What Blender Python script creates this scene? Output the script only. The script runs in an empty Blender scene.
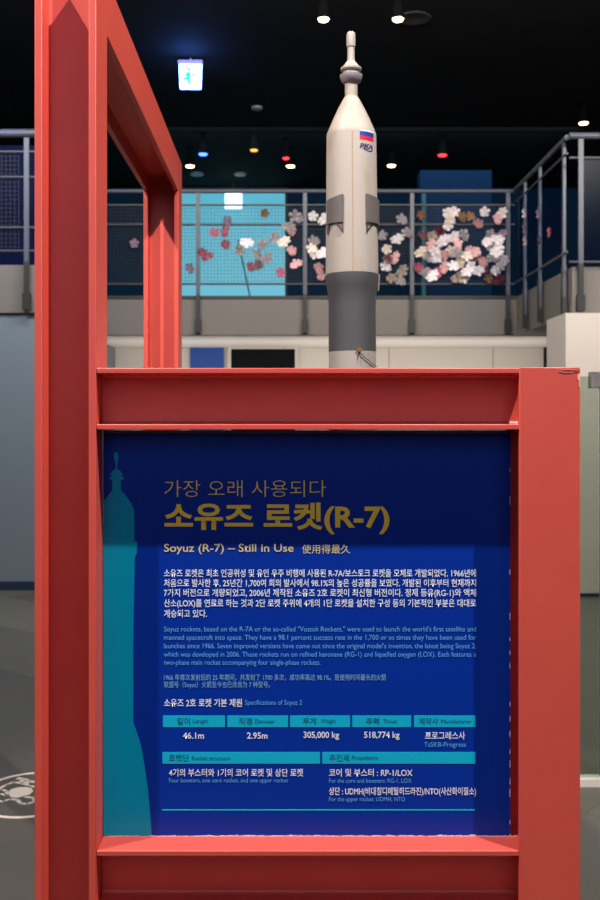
import bpy, bmesh, math, random
from mathutils import Vector, Matrix
random.seed(7)
SC = bpy.context.scene
COL = SC.collection
PI = math.pi

# ------------------------------------------------------------------ camera
EYE = 1.45           # eye height in metres
cam_d = bpy.data.cameras.new('camera')
cam = bpy.data.objects.new('camera', cam_d); COL.objects.link(cam)
cam.location = (0, 0, EYE); cam.rotation_euler = (PI/2, 0, 0)
cam_d.sensor_fit = 'VERTICAL'; cam_d.sensor_height = 36; cam_d.lens = 40
cam_d.shift_x = 15/900; cam_d.shift_y = -28/900
cam_d.clip_start = 0.05; cam_d.clip_end = 60
cam_d.dof.use_dof = True; cam_d.dof.focus_distance = 1.85; cam_d.dof.aperture_fstop = 9.0
SC.camera = cam
SC.view_settings.view_transform = 'Standard'; SC.view_settings.look = 'None'
SC.view_settings.gamma = 1; SC.view_settings.exposure = 0; SC.view_settings.use_curve_mapping = False

# ------------------------------------------------------------------ world and lights
w = bpy.data.worlds.new('world'); SC.world = w; w.use_nodes = True
w.node_tree.nodes['Background'].inputs[0].default_value = (0.03, 0.032, 0.04, 1)
w.node_tree.nodes['Background'].inputs[1].default_value = 1.0

def aim(o, target):
    d = Vector(target) - o.location
    o.rotation_euler = d.to_track_quat('-Z', 'Y').to_euler()

def spot(name, loc, target, power, col=(1, .92, .85), size=70, radius=.03, blend=.5):
    l = bpy.data.lights.new(name, 'SPOT'); l.energy = power; l.color = col
    l.spot_size = math.radians(size); l.spot_blend = blend; l.shadow_soft_size = radius
    o = bpy.data.objects.new(name, l); COL.objects.link(o); o.location = loc; aim(o, target); return o

def area(name, loc, target, power, sx, sy, col=(1, .93, .84)):
    l = bpy.data.lights.new(name, 'AREA'); l.energy = power; l.color = col
    l.shape = 'RECTANGLE'; l.size = sx; l.size_y = sy
    o = bpy.data.objects.new(name, l); COL.objects.link(o); o.location = loc; aim(o, target); return o

spot('key_spot_right', (1.45, .72, 4.78), (.05, 1.9, 1.0), 980, size=60)
spot('key_spot_left', (-1.92, .72, 4.78), (-.1, 1.9, 1.0), 930, size=60)
area('hall_fill', (0, -2.2, 3.2), (0, 2, 1.2), 44, 5, 2.5, (.74, .76, 1))
spot('blue_rail_spot', (-2.9, 7.4, 5.1), (-2.6, 8.7, 3.6), 90, (.12, .2, 1), 34)
area('hall_wash', (0, 6.6, 5.3), (0, 10.6, 2.6), 330, 4.5, .6)
area('under_balcony_wash', (.4, 11.3, 1.35), (.4, 12.3, 2.35), 44, 6, .25, (1, .93, .86))  # added unseen area light, brightens the underside and lower back wall
area('balcony_wash', (1, 13.5, 5.3), (1, 16.9, 3.6), 30, 6, .6, (.55, .8, 1))
area('left_wall_wash', (-3, 5.6, 4.8), (-3.3, 8.6, 1.0), 110, 1.5, .6, (.88, .94, 1))
area('right_wall_wash', (3.2, 5.4, 4.6), (3.2, 8.3, 1.2), 170, 1.5, .6, (1, .95, .88))  # added area light that brightens the beige right wall

# ------------------------------------------------------------------ materials
def mat(name, col, rough=.5, metal=0, emit=None, estr=1, noise=None, bump=0, spec=.5):
    m = bpy.data.materials.new(name); m.use_nodes = True
    nt = m.node_tree; b = nt.nodes['Principled BSDF']
    b.inputs['Base Color'].default_value = (*col, 1); b.inputs['Roughness'].default_value = rough
    b.inputs['Metallic'].default_value = metal; b.inputs['Specular IOR Level'].default_value = spec
    if emit:
        b.inputs['Emission Color'].default_value = (*emit, 1); b.inputs['Emission Strength'].default_value = estr
    if noise:
        sc, amt = noise
        tc = nt.nodes.new('ShaderNodeTexCoord'); n = nt.nodes.new('ShaderNodeTexNoise')
        n.inputs['Scale'].default_value = sc; n.inputs['Detail'].default_value = 5
        mx = nt.nodes.new('ShaderNodeMix'); mx.data_type = 'RGBA'
        mx.inputs['A'].default_value = (*[c*(1-amt) for c in col], 1)
        mx.inputs['B'].default_value = (*[min(1, c*(1+amt)) for c in col], 1)
        nt.links.new(tc.outputs['Object'], n.inputs['Vector']); nt.links.new(n.outputs['Fac'], mx.inputs['Factor'])
        nt.links.new(mx.outputs['Result'], b.inputs['Base Color'])
        if bump:
            bp = nt.nodes.new('ShaderNodeBump'); bp.inputs['Strength'].default_value = bump; bp.inputs['Distance'].default_value = .002
            nt.links.new(n.outputs['Fac'], bp.inputs['Height']); nt.links.new(bp.outputs['Normal'], b.inputs['Normal'])
    return m

def s2l(r, g, b):
    f = lambda c: (c/255/12.92) if c/255 <= .04045 else ((c/255+.055)/1.055)**2.4
    return (f(r), f(g), f(b))

M = {}
M['red'] = mat('red_paint', (.58, .074, .053), .42, noise=(9, .10), bump=.12)
M['chip'] = mat('bare_primer', (.75, .42, .36), .7)
M['ceiling'] = mat('black_ceiling', (.017, .018, .020), .9, noise=(3, .3), spec=.05)
M['trim'] = mat('black_trim', (.003, .003, .003), .9, spec=.05)
M['white'] = mat('rocket_white', (.74, .67, .58), .55, spec=.3)
M['beige'] = mat('rocket_beige', (.36, .32, .285), .45, noise=(14, .06))
M['dgrey'] = mat('rocket_dark_grey', (.066, .068, .075), .5, noise=(10, .1))
M['mgrey'] = mat('fin_grey', (.125, .115, .11), .45)
M['ringgrey'] = mat('ring_grey', (.25, .225, .24), .45)
M['gold'] = mat('brass', (.6, .42, .16), .3, .9)
M['wire'] = mat('dark_wire', (.05, .045, .04), .5, .6)
M['navy'] = mat('panel_navy', (.0008, .028, .30), .36, spec=.2)
M['teal'] = mat('panel_teal', (.0, .29, .46), .36, spec=.2)
M['bar'] = mat('panel_bar_teal', (.0, .42, .62), .4)
M['yellow'] = mat('panel_yellow', (1, .66, .03), .5)
M['pyellow'] = mat('panel_pale_yellow', (.62, .52, .22), .5)
M['ptext'] = mat('panel_white', (.72, .77, .86), .5)
M['btext'] = mat('panel_pale_blue', (.09, .36, .72), .5)
M['dtext'] = mat('panel_dark_teal', (.0, .075, .21), .5)
M['scuff'] = mat('glue_residue', (.62, .58, .62), .7)
M['rail'] = mat('rail_steel', (.062, .066, .088), .45, .1)
M['bardark'] = mat('rail_bar_steel', (.045, .045, .055), .5)
M['raildark'] = mat('rail_bracket', (.012, .011, .011), .5)
M['mesh'] = mat('wire_mesh', (.014, .016, .024), .6)
M['fascia'] = mat('fascia_grey', (.145, .128, .115), .6, noise=(1.5, .08))
M['bluewall'] = mat('blue_grey_wall', (.145, .178, .21), .45, noise=(1.2, .06))
M['underside'] = mat('pale_underside', (.66, .62, .57), .6)
M['navywall'] = mat('navy_wall', (.002, .026, .066), .7, noise=(.8, .2), spec=.1)
M['darkwall'] = mat('dark_wall', (.03, .032, .036), .7)
M['bluebox'] = mat('blue_partition', (.001, .020, .065), .7, spec=.1)
M['blue'] = mat('blue_door', (.015, .07, .32), .5)
M['black'] = mat('black_void', (.003, .005, .005), .6, spec=.1)
M['boxwall'] = mat('beige_wall', (.56, .49, .44), .6, noise=(1, .05))
M['base'] = mat('dark_baseboard', (.01, .022, .05), .5)
M['screen'] = mat('cyan_screen', (.02, .1, .13), .4, emit=s2l(80, 174, 198), estr=.95)
M['lamp'] = mat('lamp_glow', (1, .9, .7), .4, emit=(1, .72, .40), estr=9)
M['lampblue'] = mat('blue_glow', (.1, .2, 1), .4, emit=(.04, .12, 1), estr=7)
M['lampred'] = mat('red_glow', (1, .1, .1), .4, emit=(1, .02, .03), estr=4)
M['lamporange'] = mat('orange_glow', (1, .5, .1), .4, emit=(1, .35, .03), estr=1.6)
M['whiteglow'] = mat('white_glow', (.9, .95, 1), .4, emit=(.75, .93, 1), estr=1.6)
M['exitglow'] = mat('exit_glow', (.8, .8, 1), .4, emit=(.15, .35, 1), estr=13)
M['exitgreen'] = mat('exit_pictogram', (.0, .4, .45), .4, emit=(.0, .42, .50), estr=1)
M['exitcase'] = mat('exit_case', (.30, .26, .48), .5)
M['disc'] = mat('ceiling_disc', (.19, .24, .28), .5)
M['decal'] = mat('floor_decal', (.62, .55, .48), .6)
M['clamp'] = mat('clamp_steel', (.72, .68, .64), .5, .0)

def wall_tiles(name, c1, c2, w_, h_, mortar, rough=.5):
    m = bpy.data.materials.new(name); m.use_nodes = True; nt = m.node_tree; b = nt.nodes['Principled BSDF']
    tc = nt.nodes.new('ShaderNodeTexCoord'); mp = nt.nodes.new('ShaderNodeMapping'); mp.inputs['Rotation'].default_value = (PI/2, 0, 0)
    br = nt.nodes.new('ShaderNodeTexBrick'); br.offset = 0
    br.inputs['Color1'].default_value = (*c1, 1); br.inputs['Color2'].default_value = (*c2, 1); br.inputs['Mortar'].default_value = (*mortar, 1)
    br.inputs['Scale'].default_value = 1; br.inputs['Brick Width'].default_value = w_; br.inputs['Row Height'].default_value = h_
    br.inputs['Mortar Size'].default_value = .008
    nt.links.new(tc.outputs['Object'], mp.inputs['Vector']); nt.links.new(mp.outputs['Vector'], br.inputs['Vector'])
    nt.links.new(br.outputs['Color'], b.inputs['Base Color']); b.inputs['Roughness'].default_value = rough
    return m
M['tilewall'] = wall_tiles('pale_wall_tiles', (.60, .55, .50), (.64, .59, .54), 1.3, .62, (.34, .30, .27))

def floor_mat():
    m = bpy.data.materials.new('floor_stone'); m.use_nodes = True; nt = m.node_tree; b = nt.nodes['Principled BSDF']
    tc = nt.nodes.new('ShaderNodeTexCoord'); mp = nt.nodes.new('ShaderNodeMapping'); mp.inputs['Rotation'].default_value = (0, 0, math.radians(38))
    mp.inputs['Location'].default_value = (.3, .15, 0)
    br = nt.nodes.new('ShaderNodeTexBrick'); br.offset = .5
    br.inputs['Color1'].default_value = (.078, .072, .062, 1); br.inputs['Color2'].default_value = (.145, .133, .115, 1); br.inputs['Mortar'].default_value = (.07, .065, .06, 1)
    br.inputs['Scale'].default_value = 1; br.inputs['Brick Width'].default_value = 1.1; br.inputs['Row Height'].default_value = .75
    br.inputs['Mortar Size'].default_value = .003; br.inputs['Bias'].default_value = -.2
    n = nt.nodes.new('ShaderNodeTexNoise'); n.inputs['Scale'].default_value = 2.5; n.inputs['Detail'].default_value = 6
    mx = nt.nodes.new('ShaderNodeMix'); mx.data_type = 'RGBA'; mx.blend_type = 'MULTIPLY'; mx.inputs['Factor'].default_value = .3
    nt.links.new(tc.outputs['Object'], mp.inputs['Vector']); nt.links.new(mp.outputs['Vector'], br.inputs['Vector'])
    nt.links.new(tc.outputs['Object'], n.inputs['Vector'])
    nt.links.new(br.outputs['Color'], mx.inputs['A']); nt.links.new(n.outputs['Color'], mx.inputs['B'])
    nt.links.new(mx.outputs['Result'], b.inputs['Base Color']); b.inputs['Roughness'].default_value = .33
    return m
M['floor'] = floor_mat()

def glass_mat():
    m = bpy.data.materials.new('green_glass'); m.use_nodes = True; nt = m.node_tree; nt.nodes.clear()
    out = nt.nodes.new('ShaderNodeOutputMaterial'); tr = nt.nodes.new('ShaderNodeBsdfTransparent'); tr.inputs[0].default_value = (.76, .82, .77, 1)
    gl = nt.nodes.new('ShaderNodeBsdfGlossy'); gl.inputs['Roughness'].default_value = .03
    mx = nt.nodes.new('ShaderNodeMixShader'); mx.inputs[0].default_value = .07
    nt.links.new(tr.outputs[0], mx.inputs[1]); nt.links.new(gl.outputs[0], mx.inputs[2]); nt.links.new(mx.outputs[0], out.inputs[0])
    return m
M['glass'] = glass_mat()
def pane_mat():
    m = glass_mat(); m.name = 'blue_tinted_glass'
    m.node_tree.nodes['Transparent BSDF'].inputs[0].default_value = (.66, .75, .88, 1)
    m.node_tree.nodes['Glossy BSDF'].inputs['Roughness'].default_value = .25
    m.node_tree.nodes['Mix Shader'].inputs[0].default_value = .003
    return m
M['railglass'] = pane_mat()

def stained_white():
    m = M['white']; nt = m.node_tree; b = nt.nodes['Principled BSDF']
    tc = nt.nodes.new('ShaderNodeTexCoord')
    mp = nt.nodes.new('ShaderNodeMapping'); mp.inputs['Scale'].default_value = (16, 16, 7)
    n = nt.nodes.new('ShaderNodeTexNoise'); n.inputs['Scale'].default_value = 1; n.inputs['Detail'].default_value = 3
    r = nt.nodes.new('ShaderNodeValToRGB'); r.color_ramp.elements[0].position = .56; r.color_ramp.elements[1].position = .74
    r.color_ramp.elements[0].color = (0, 0, 0, 1); r.color_ramp.elements[1].color = (.55, .55, .55, 1)
    mx = nt.nodes.new('ShaderNodeMix'); mx.data_type = 'RGBA'
    mx.inputs['A'].default_value = (.385, .345, .31, 1); mx.inputs['B'].default_value = (.34, .21, .085, 1)
    nt.links.new(tc.outputs['Object'], mp.inputs[0]); nt.links.new(mp.outputs[0], n.inputs['Vector'])
    nt.links.new(n.outputs['Fac'], r.inputs[0]); nt.links.new(r.outputs[0], mx.inputs['Factor']); nt.links.new(mx.outputs['Result'], b.inputs['Base Color'])
stained_white()

# ------------------------------------------------------------------ helpers
def link(name, me, m=None, parent=None):
    o = bpy.data.objects.new(name, me); COL.objects.link(o)
    if m is not None and me is not None: me.materials.append(m)
    if parent is not None: o.parent = parent
    return o
def fin(name, bm, m, parent=None, smooth=False, bevel=0):
    me = bpy.data.meshes.new(name)
    bmesh.ops.recalc_face_normals(bm, faces=bm.faces[:])
    bm.to_mesh(me); bm.free()
    if smooth:
        me.polygons.foreach_set('use_smooth', [True]*len(me.polygons))
        me.set_sharp_from_angle(angle=math.radians(35))
    o = link(name, me, m, parent)
    if bevel:
        b = o.modifiers.new('bevel', 'BEVEL'); b.width = bevel; b.segments = 2; b.limit_method = 'ANGLE'; b.angle_limit = math.radians(50)
    return o
def thing(name, label, cat, loc=(0, 0, 0), group=None):
    o = bpy.data.objects.new(name, None); COL.objects.link(o); o.location = loc; o.empty_display_size = .05
    return tag(o, label, cat, group)
def tag(o, label, cat, group=None):
    o['label'] = label; o['category'] = cat
    if group: o['group'] = group
    return o
def struct(o): o['kind'] = 'structure'; return o
def box(bm, x0, x1, y0, y1, z0, z1):
    vs = [bm.verts.new((x, y, z)) for x in (x0, x1) for y in (y0, y1) for z in (z0, z1)]
    for f in ((0, 1, 3, 2), (4, 6, 7, 5), (0, 4, 5, 1), (2, 3, 7, 6), (0, 2, 6, 4), (1, 5, 7, 3)):
        bm.faces.new([vs[i] for i in f])
def tube(bm, p, q, r, n=12, r2=None):
    p = Vector(p); q = Vector(q); d = (q-p); u = d.normalized()
    a = u.cross(Vector((0, 0, 1)));
    if a.length < 1e-3: a = Vector((1, 0, 0))
    a.normalize(); b = u.cross(a); r2 = r if r2 is None else r2
    A = [bm.verts.new(p+(a*math.cos(2*PI*i/n+PI/n)+b*math.sin(2*PI*i/n+PI/n))*r) for i in range(n)]
    B = [bm.verts.new(q+(a*math.cos(2*PI*i/n+PI/n)+b*math.sin(2*PI*i/n+PI/n))*r2) for i in range(n)]
    for i in range(n): bm.faces.new((A[i], A[(i+1) % n], B[(i+1) % n], B[i]))
    bm.faces.new(A[::-1]); bm.faces.new(B)
def lathe(bm, prof, cx=0, cy=0, n=64):
    rings = []
    for r, z in prof:
        if r < 1e-6: rings.append([bm.verts.new((cx, cy, z))])
        else: rings.append([bm.verts.new((cx+r*math.cos(2*PI*i/n), cy+r*math.sin(2*PI*i/n), z)) for i in range(n)])
    for a, b in zip(rings, rings[1:]):
        for i in range(n):
            j = (i+1) % n
            if len(a) == 1 and len(b) == 1: continue
            if len(a) == 1: bm.faces.new((a[0], b[j], b[i]))
            elif len(b) == 1: bm.faces.new((a[i], a[j], b[0]))
            else: bm.faces.new((a[i], a[j], b[j], b[i]))
    if len(rings[0]) > 1: bm.faces.new(rings[0][::-1])
    if len(rings[-1]) > 1: bm.faces.new(rings[-1])
def prism(bm, pts, f0, f1):
    """closed outline pts; f0 / f1 turn an outline point into the two ends"""
    a = [bm.verts.new(f0(*p)) for p in pts]; b = [bm.verts.new(f1(*p)) for p in pts]
    n = len(pts)
    for i in range(n): bm.faces.new((a[i], a[(i+1) % n], b[(i+1) % n], b[i]))
    bm.faces.new(a[::-1]); bm.faces.new(b)

# ------------------------------------------------------------------ room
CEIL = EYE+4.0
def slab(name, x0, x1, y0, y1, z0, z1, m):
    bm = bmesh.new(); box(bm, x0, x1, y0, y1, z0, z1); return struct(fin(name, bm, m))
slab('floor', -6, 6, -4, 17.2, -.1, 0, M['floor'])
slab('ceiling', -6, 6, -4, 17.2, CEIL, CEIL+.1, M['ceiling'])
slab('wall_left', -6.1, -6, -4, 17.2, 0, CEIL, M['darkwall'])
slab('wall_right', 6, 6.1, -4, 17.2, 0, CEIL, M['darkwall'])
slab('wall_back', -6, 6, 17.1, 17.2, 0, CEIL, M['navywall'])
slab('trim_1', -6, 6, 13.62, 13.72, CEIL-.035, CEIL, M['trim'])
# balcony slab (U shape around the void)
ZT, ZB = EYE+1.35, EYE+.94
VL, VR, YF, YL, YR = -2.10, 2.50, 10.8, 8.6, 8.7
bm = bmesh.new()
prism(bm, [(-6, YL), (VL, YL), (VL, YF), (VR, YF), (VR, YR), (6, YR), (6, 17.1), (-6, 17.1)],
      lambda x, y: (x, y, ZB), lambda x, y: (x, y, ZT))
struct(fin('floor_balcony', bm, M['fascia']))
# thin dark strip at the top lip
bm = bmesh.new(); box(bm, VL, VR, YF-.012, YF-.001, ZT-.02, ZT+.012); struct(fin('trim_2', bm, M['raildark']))
slab('wall_left_lower', -6, VL-.02, YL+.03, YL+.13, 0, ZB, M['bluewall'])
slab('wall_left_return', VL-.15, VL-.02, YL+.131, 12.49, 0, ZB-.014, M['bluewall'])
slab('baseboard_left', -6, VL-.02, YL+.005, YL+.03, 0, .075, M['base'])
bm = bmesh.new(); box(bm, -6, 6, YF+.02, 12.5, ZB-.012, ZB-.001); struct(fin('ceiling_lower', bm, M['underside']))
slab('wall_back_lower', -6, 6, 12.5, 12.6, 0, ZB-.014, M['tilewall'])
slab('wall_right_lower', 2.33, 6, 8.3, 8.9, 0, EYE+.905, M['boxwall'])
slab('baseboard_right', 2.33, 6, 8.285, 8.3, 0, .03, M['base'])
# blue door and dark opening in the wall under the balcony
def P(x, y, D): return ((x-285)*D/1000, EYE+(422-y)*D/1000)
bm = bmesh.new(); x0, z1 = P(190, 347.5, 12.47); x1, _ = P(224, 347, 12.47); box(bm, x0, x1, 12.45, 12.495, 0, z1)
door = struct(fin('door_1', bm, M['blue']))
bm = bmesh.new(); box(bm, x1-.1, x1-.06, 12.41, 12.45, 1.0, 1.25); fin('door_handle', bm, M['clamp'], door)
bm = bmesh.new(); x0, z1 = P(231, 349, 12.47); x1, _ = P(295, 349, 12.47); box(bm, x0, x1, 12.47, 12.495, 0, z1)
door = struct(fin('door_2', bm, M['black']))
bm = bmesh.new()
box(bm, x0-.035, x0, 12.44, 12.495, 0, z1+.03); box(bm, x1, x1+.035, 12.44, 12.495, 0, z1+.03); box(bm, x0, x1, 12.44, 12.495, z1, z1+.03)
fin('door_frame', bm, M['tilewall'], door)
bm = bmesh.new(); x0, z1 = P(544, 347, 12.47); x1, _ = P(550, 349, 12.47); box(bm, x0, x1, 12.4, 12.49, 0, z1)
struct(fin('door_3', bm, M['black']))

# cyan screen on the upper back wall, with added box as projector highlight
o = thing('projection_screen', 'large bright cyan screen on the back wall behind the balcony mesh', 'screen', (0, 17.0, 0))
x0, z1 = P(165, 189, 17.0); x1, z0 = P(285, 300, 17.0)
bm = bmesh.new(); box(bm, x0, x1, 0, .06, z0-.25, z1-.02); fin('screen_face', bm, M['screen'], o)
bm = bmesh.new()
for a, b, c, d in ((x0-.04, x1+.04, z1-.02, z1+.02), (x0-.04, x0, z0-.25, z1-.02), (x1, x1+.04, z0-.25, z1-.02)): box(bm, a, b, -.01, .07, c, d)
fin('screen_frame', bm, M['mesh'], o)
bm = bmesh.new(); tube(bm, (P(238, 240, 16.97)[0], -.012, P(238, 240, 16.97)[1]), (P(250, 297, 16.97)[0], -.012, P(250, 297, 16.97)[1]), .014, 6); fin('hanging_cord', bm, M['rail'], o)
o = thing('screen_highlight', 'projector highlight at the top of the cyan screen, as a small glowing box', 'light', (P(233.5, 200, 16.7)[0], 16.7, P(0, 200, 16.7)[1]))
bm = bmesh.new(); box(bm, -.145, .145, -.03, .03, -.15, .15); fin('highlight_block', bm, M['whiteglow'], o, bevel=.01)
bm = bmesh.new(); box(bm, -.155, .155, -.02, .04, .15, .19); tube(bm, (0, 0, .19), (0, 0, CEIL-o.location.z), .01, 6); fin('added_hanger', bm, M['rail'], o)  # made-up mount holding the highlight box
o = thing('blue_partition', 'tall dark blue partition block standing on the balcony behind the railing', 'partition', (P(456, 0, 14)[0], 14, ZT))
bm = bmesh.new(); hw = 36*.014; box(bm, -hw, hw, 0, .3, 0, EYE+.252*14-ZT); fin('partition_body', bm, M['bluebox'], o, bevel=.01)
bm = bmesh.new(); tube(bm, (-hw+.05, -.04, 0), (-hw+.05, -.04, EYE+.23*14-ZT), .04, 16); fin('edge_tube', bm, mat('teal_tube', (.012, .10, .14), .5), o)

o = thing('blue_partition', 'dark blue partition on the balcony behind the near left mesh railing', 'partition', (-3.9, 10.0, ZT))
bm = bmesh.new(); box(bm, -1.45, 1.42, 0, .12, 0, EYE+.277*10-ZT); fin('partition_body', bm, mat('partition_navy', (.0015, .006, .035), .7, spec=.1), o, bevel=.01)
bm = bmesh.new(); box(bm, -1.45, 1.42, -.15, .27, 0, .04); fin('foot', bm, M['trim'], o)
# ------------------------------------------------------------------ red steel frame
FY = 1.70            # front plane
H = .105; TF = .0095; TW = .007
def h_profile(w=H, d=H, tf=TF, tw=TW, fr=.008):
    """H section: flanges at u = +-w/2, web at v = 0; with fillets"""
    hu, hv = w/2, d/2; iu = hu-tf; iv = tw/2
    pts = []
    def fil(cu, cv, a0, a1):
        for k in range(5):
            a = a0+(a1-a0)*k/4; pts.append((cu+fr*math.cos(a), cv+fr*math.sin(a)))
    pts += [(-hu, -hv), (-iu, -hv)]
    fil(-iu+fr, -iv-fr, PI, PI/2)
    fil(iu-fr, -iv-fr, PI/2, 0)
    pts += [(iu, -hv), (hu, -hv), (hu, hv), (iu, hv)]
    fil(iu-fr, iv+fr, 0, -PI/2)
    fil(-iu+fr, iv+fr, -PI/2, -PI)
    pts += [(-iu, hv), (-hu, hv)]
    return pts
PT = .013
def hbeam(name, f, t0, t1, parent, **k):
    bm = bmesh.new(); prism(bm, h_profile(**k), lambda u, v: f(u, v, t0), lambda u, v: f(u, v, t1))
    return fin(name, bm, M['red'], parent, smooth=True, bevel=.0014)
frame = thing('steel_frame', 'tall red painted steel beam frame around the blue rocket information panel', 'frame', (-.3735, FY, 0))
ox, oy = -.3735, FY
TOP = EYE+472*.0017
XL = 0.0                                  # local centre of left posts
DX = .321-.3735                           # unused helper for clarity
hbeam('post', lambda u, v, t: (u, v+H/2, t), 0, TOP, frame, tf=PT)
BY = 3.01-FY
hbeam('post', lambda u, v, t: (u, v+H/2+BY, t), 0, TOP, frame, tf=PT)
hbeam('top_beam', lambda u, v, t: (u, t, v+TOP-H/2), H-.001, BY-.0005, frame, tf=PT)
XA = -.3735+H/2+.0005-ox; XB = (519.5-285)*.0017-ox
ZS = EYE+(422-368)*.0017                   # top of the sign frame
hbeam('cross_beam', lambda u, v, t: (t, v+H/2, u+ZS-H/2), XA, XB+.02, frame)
ZL = EYE-(851-422)*.0017
hbeam('cross_beam', lambda u, v, t: (t, v+H/2+.0006, u+ZL-H/2), XA, XB+.02, frame)
XC = (549.7-285)*.0017-ox
hbeam('post', lambda u, v, t: (v+XC, u+H/2-.0012, t), 0, ZS+.0012, frame, w=H, d=.1035)
bm = bmesh.new(); box(bm, -H/2+PT, H/2-PT, BY, BY+H/2-TW/2, TOP-H/2-.0035, TOP-H/2+.0035); fin('light_block_plate', bm, M['red'], frame)  # plate added inside the joint to stop light leaking through
# base plates
for (px, py) in ((0, H/2), (0, H/2+BY), (XC, H/2)):
    bm = bmesh.new(); box(bm, px-.09, px+.09, py-.09, py+.09, 0, .012)
    for a in (-1, 1):
        for b in (-1, 1): tube(bm, (px+a*.07, py+b*.07, .012), (px+a*.07, py+b*.07, .03), .009, 6)
    fin('base_plate', bm, M['red'], frame)
# chipped paint along the top corner of the right post
bm = bmesh.new()
def chip(pts, w0):
    yy = -.0016-.0006
    up = []; dn = []
    for i, (x, z) in enumerate(pts):
        ww = w0*(.4+random.random())
        up.append((x, z+ww)); dn.append((x+random.uniform(-1, 1)*.0005, z-ww))
    prism(bm, up+dn[::-1], lambda x, z: (x, yy, z), lambda x, z: (x, -.0008, z))
def pp(x, y): return ((x-285)*.0017-ox, EYE+(422-y)*.0017)
chip([pp(x, y) for x, y in ((559, 371), (562, 372.4), (565, 372.8), (568, 372.2), (571, 372.9), (574, 371.6), (577, 371.2), (579.6, 371.6))], .00022)
chip([pp(x, y) for x, y in ((560, 370), (564, 370), (568, 369.8), (572, 370), (576, 369.9), (579.6, 370))], .0002)
prism(bm, [pp(*q) for q in ((577.5, 375), (579.8, 373), (579.8, 388), (578.6, 386), (578.9, 381), (577.2, 379))], lambda x, z: (x, -.0022, z), lambda x, z: (x, -.0008, z))
fin('chipped_edge', bm, M['chip'], frame)['label'] = 'chipped bare edge where red paint flaked off'

# ------------------------------------------------------------------ information panel
PY = FY*1.036
K = PY/1000
def Q(x, y): return ((x-285)*K, EYE+(422-y)*K)
panel = thing('information_panel', 'blue information panel with rocket text held between the red steel beams', 'sign', (.03, PY, 0))
pox = .03
def q(x, y): a, b = Q(x, y); return (a-pox, b)
px0 = -.3735+H/2+.001-pox; px1 = .397-pox
pz0 = ZL+.001; pz1 = ZS-H-.001
bm = bmesh.new(); box(bm, px0, px1, 0, .006, pz0, pz1); board = fin('board', bm, M['navy'], panel)
def clip_poly(pts):
    return pts
def flat(bm, pts, y):
    vs = [bm.verts.new((x, y, z)) for x, z in pts]; bm.faces.new(vs)
def flat_solid(bm, pts, y0, y1): prism(bm, pts, lambda x, z: (x, y0, z), lambda x, z: (x, y1, z))
# rocket silhouette printed on the left edge
bm = bmesh.new()
L = px0+.0002
def sil(pts): flat_solid(bm, [(max(L, q(x, y)[0]), max(pz0+.0005, q(x, y)[1])) for x, y in pts], -.0006, 0)
sil([(116, 452), (114.6, 453), (114.1, 457), (114.8, 460.5), (115.6, 463), (115.7, 469), (113, 470.5), (111.6, 472.6), (110, 475.2), (123.4, 475.2), (121.6, 472.6), (120, 470.5),
     (117.3, 469), (117.4, 463), (118, 460.5), (118.4, 457), (117.8, 453)])
sil([(112, 475.2), (112, 477), (109, 477), (110, 479.6), (112.6, 480), (112.2, 490.5), (108, 496), (104, 501), (98, 504), (98, 840), (151.6, 840), (151.6, 834), (150, 812), (148, 790), (144.6, 766), (141, 746), (137, 733), (133.2, 722),
     (133.2, 640), (134.6, 560), (134.9, 556), (136.9, 553), (136.9, 541.5), (134.4, 541.5), (134.2, 510), (130.5, 502), (125, 494.5), (121, 490.5), (120.6, 480), (123.4, 479.6), (124.5, 477), (121, 477), (121, 475.2)])
fin('rocket_silhouette', bm, M['teal'], board)
# table bars
bm = bmesh.new()
for a, b, c, d in ((163, 225, 715.5, 727), (227.3, 288, 715.5, 727), (290, 350, 715.5, 727), (352.3, 411, 715.5, 727), (414, 475.5, 715.5, 727),
                   (162.5, 320, 752, 763.6), (322.2, 475.5, 752, 763.6), (162, 475, 809.3, 810.5)):
    flat_solid(bm, [q(a, c), q(b, c), q(b, d), q(a, d)], -.0006, 0)
fin('table_bars', bm, M['bar'], board)

def text_bm(bm, s, x0, x1, yc, em, weight=0, shear=0, y=-.0009):
    """a line of lettering centred on height yc, stretched to run from x0 to x1"""
    c = bpy.data.curves.new('lettering', 'FONT'); c.body = s; c.size = 1; c.resolution_u = 3; c.offset = weight; c.shear = shear
    c.fill_mode = 'FRONT' if False else 'BOTH'
    c.extrude = 0
    o = bpy.data.objects.new('lettering', c); COL.objects.link(o)
    bpy.context.view_layer.update()
    dg = bpy.context.evaluated_depsgraph_get()
    me = bpy.data.meshes.new_from_object(o.evaluated_get(dg))
    xs = [v.co.x for v in me.vertices]; ys = [v.co.y for v in me.vertices]
    if xs:
        ax, bx = min(xs), max(xs); my = (min(ys)+max(ys))/2
        X0, Zc = q(x0, yc); X1 = q(x1, yc)[0]
        sx = (X1-X0)/(bx-ax); sz = em*K
        for v in me.vertices: v.co = Vector((X0+(v.co.x-ax)*sx, y, Zc+(v.co.y-my)*sz))
        bm.from_mesh(me)
    bpy.data.objects.remove(o); bpy.data.curves.remove(c); bpy.data.meshes.remove(me)
def lettering(name, m, rows, parent=None):
    for blk in (rows if isinstance(rows[0], list) else [rows]):
        bm = bmesh.new()
        for r in blk: text_bm(bm, *r)
        me = bpy.data.meshes.new(name); bm.to_mesh(me); bm.free()
        link(name, me, m, board if parent is None else parent)
lettering('title_lettering', M['yellow'], [
    [('가장 오래 사용되다', 164.5, 326, 488.5, 19, -.012)],
    [('소유즈 로켓(R-7)', 164.5, 389.5, 518.3, 28.5, .028)]])
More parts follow.
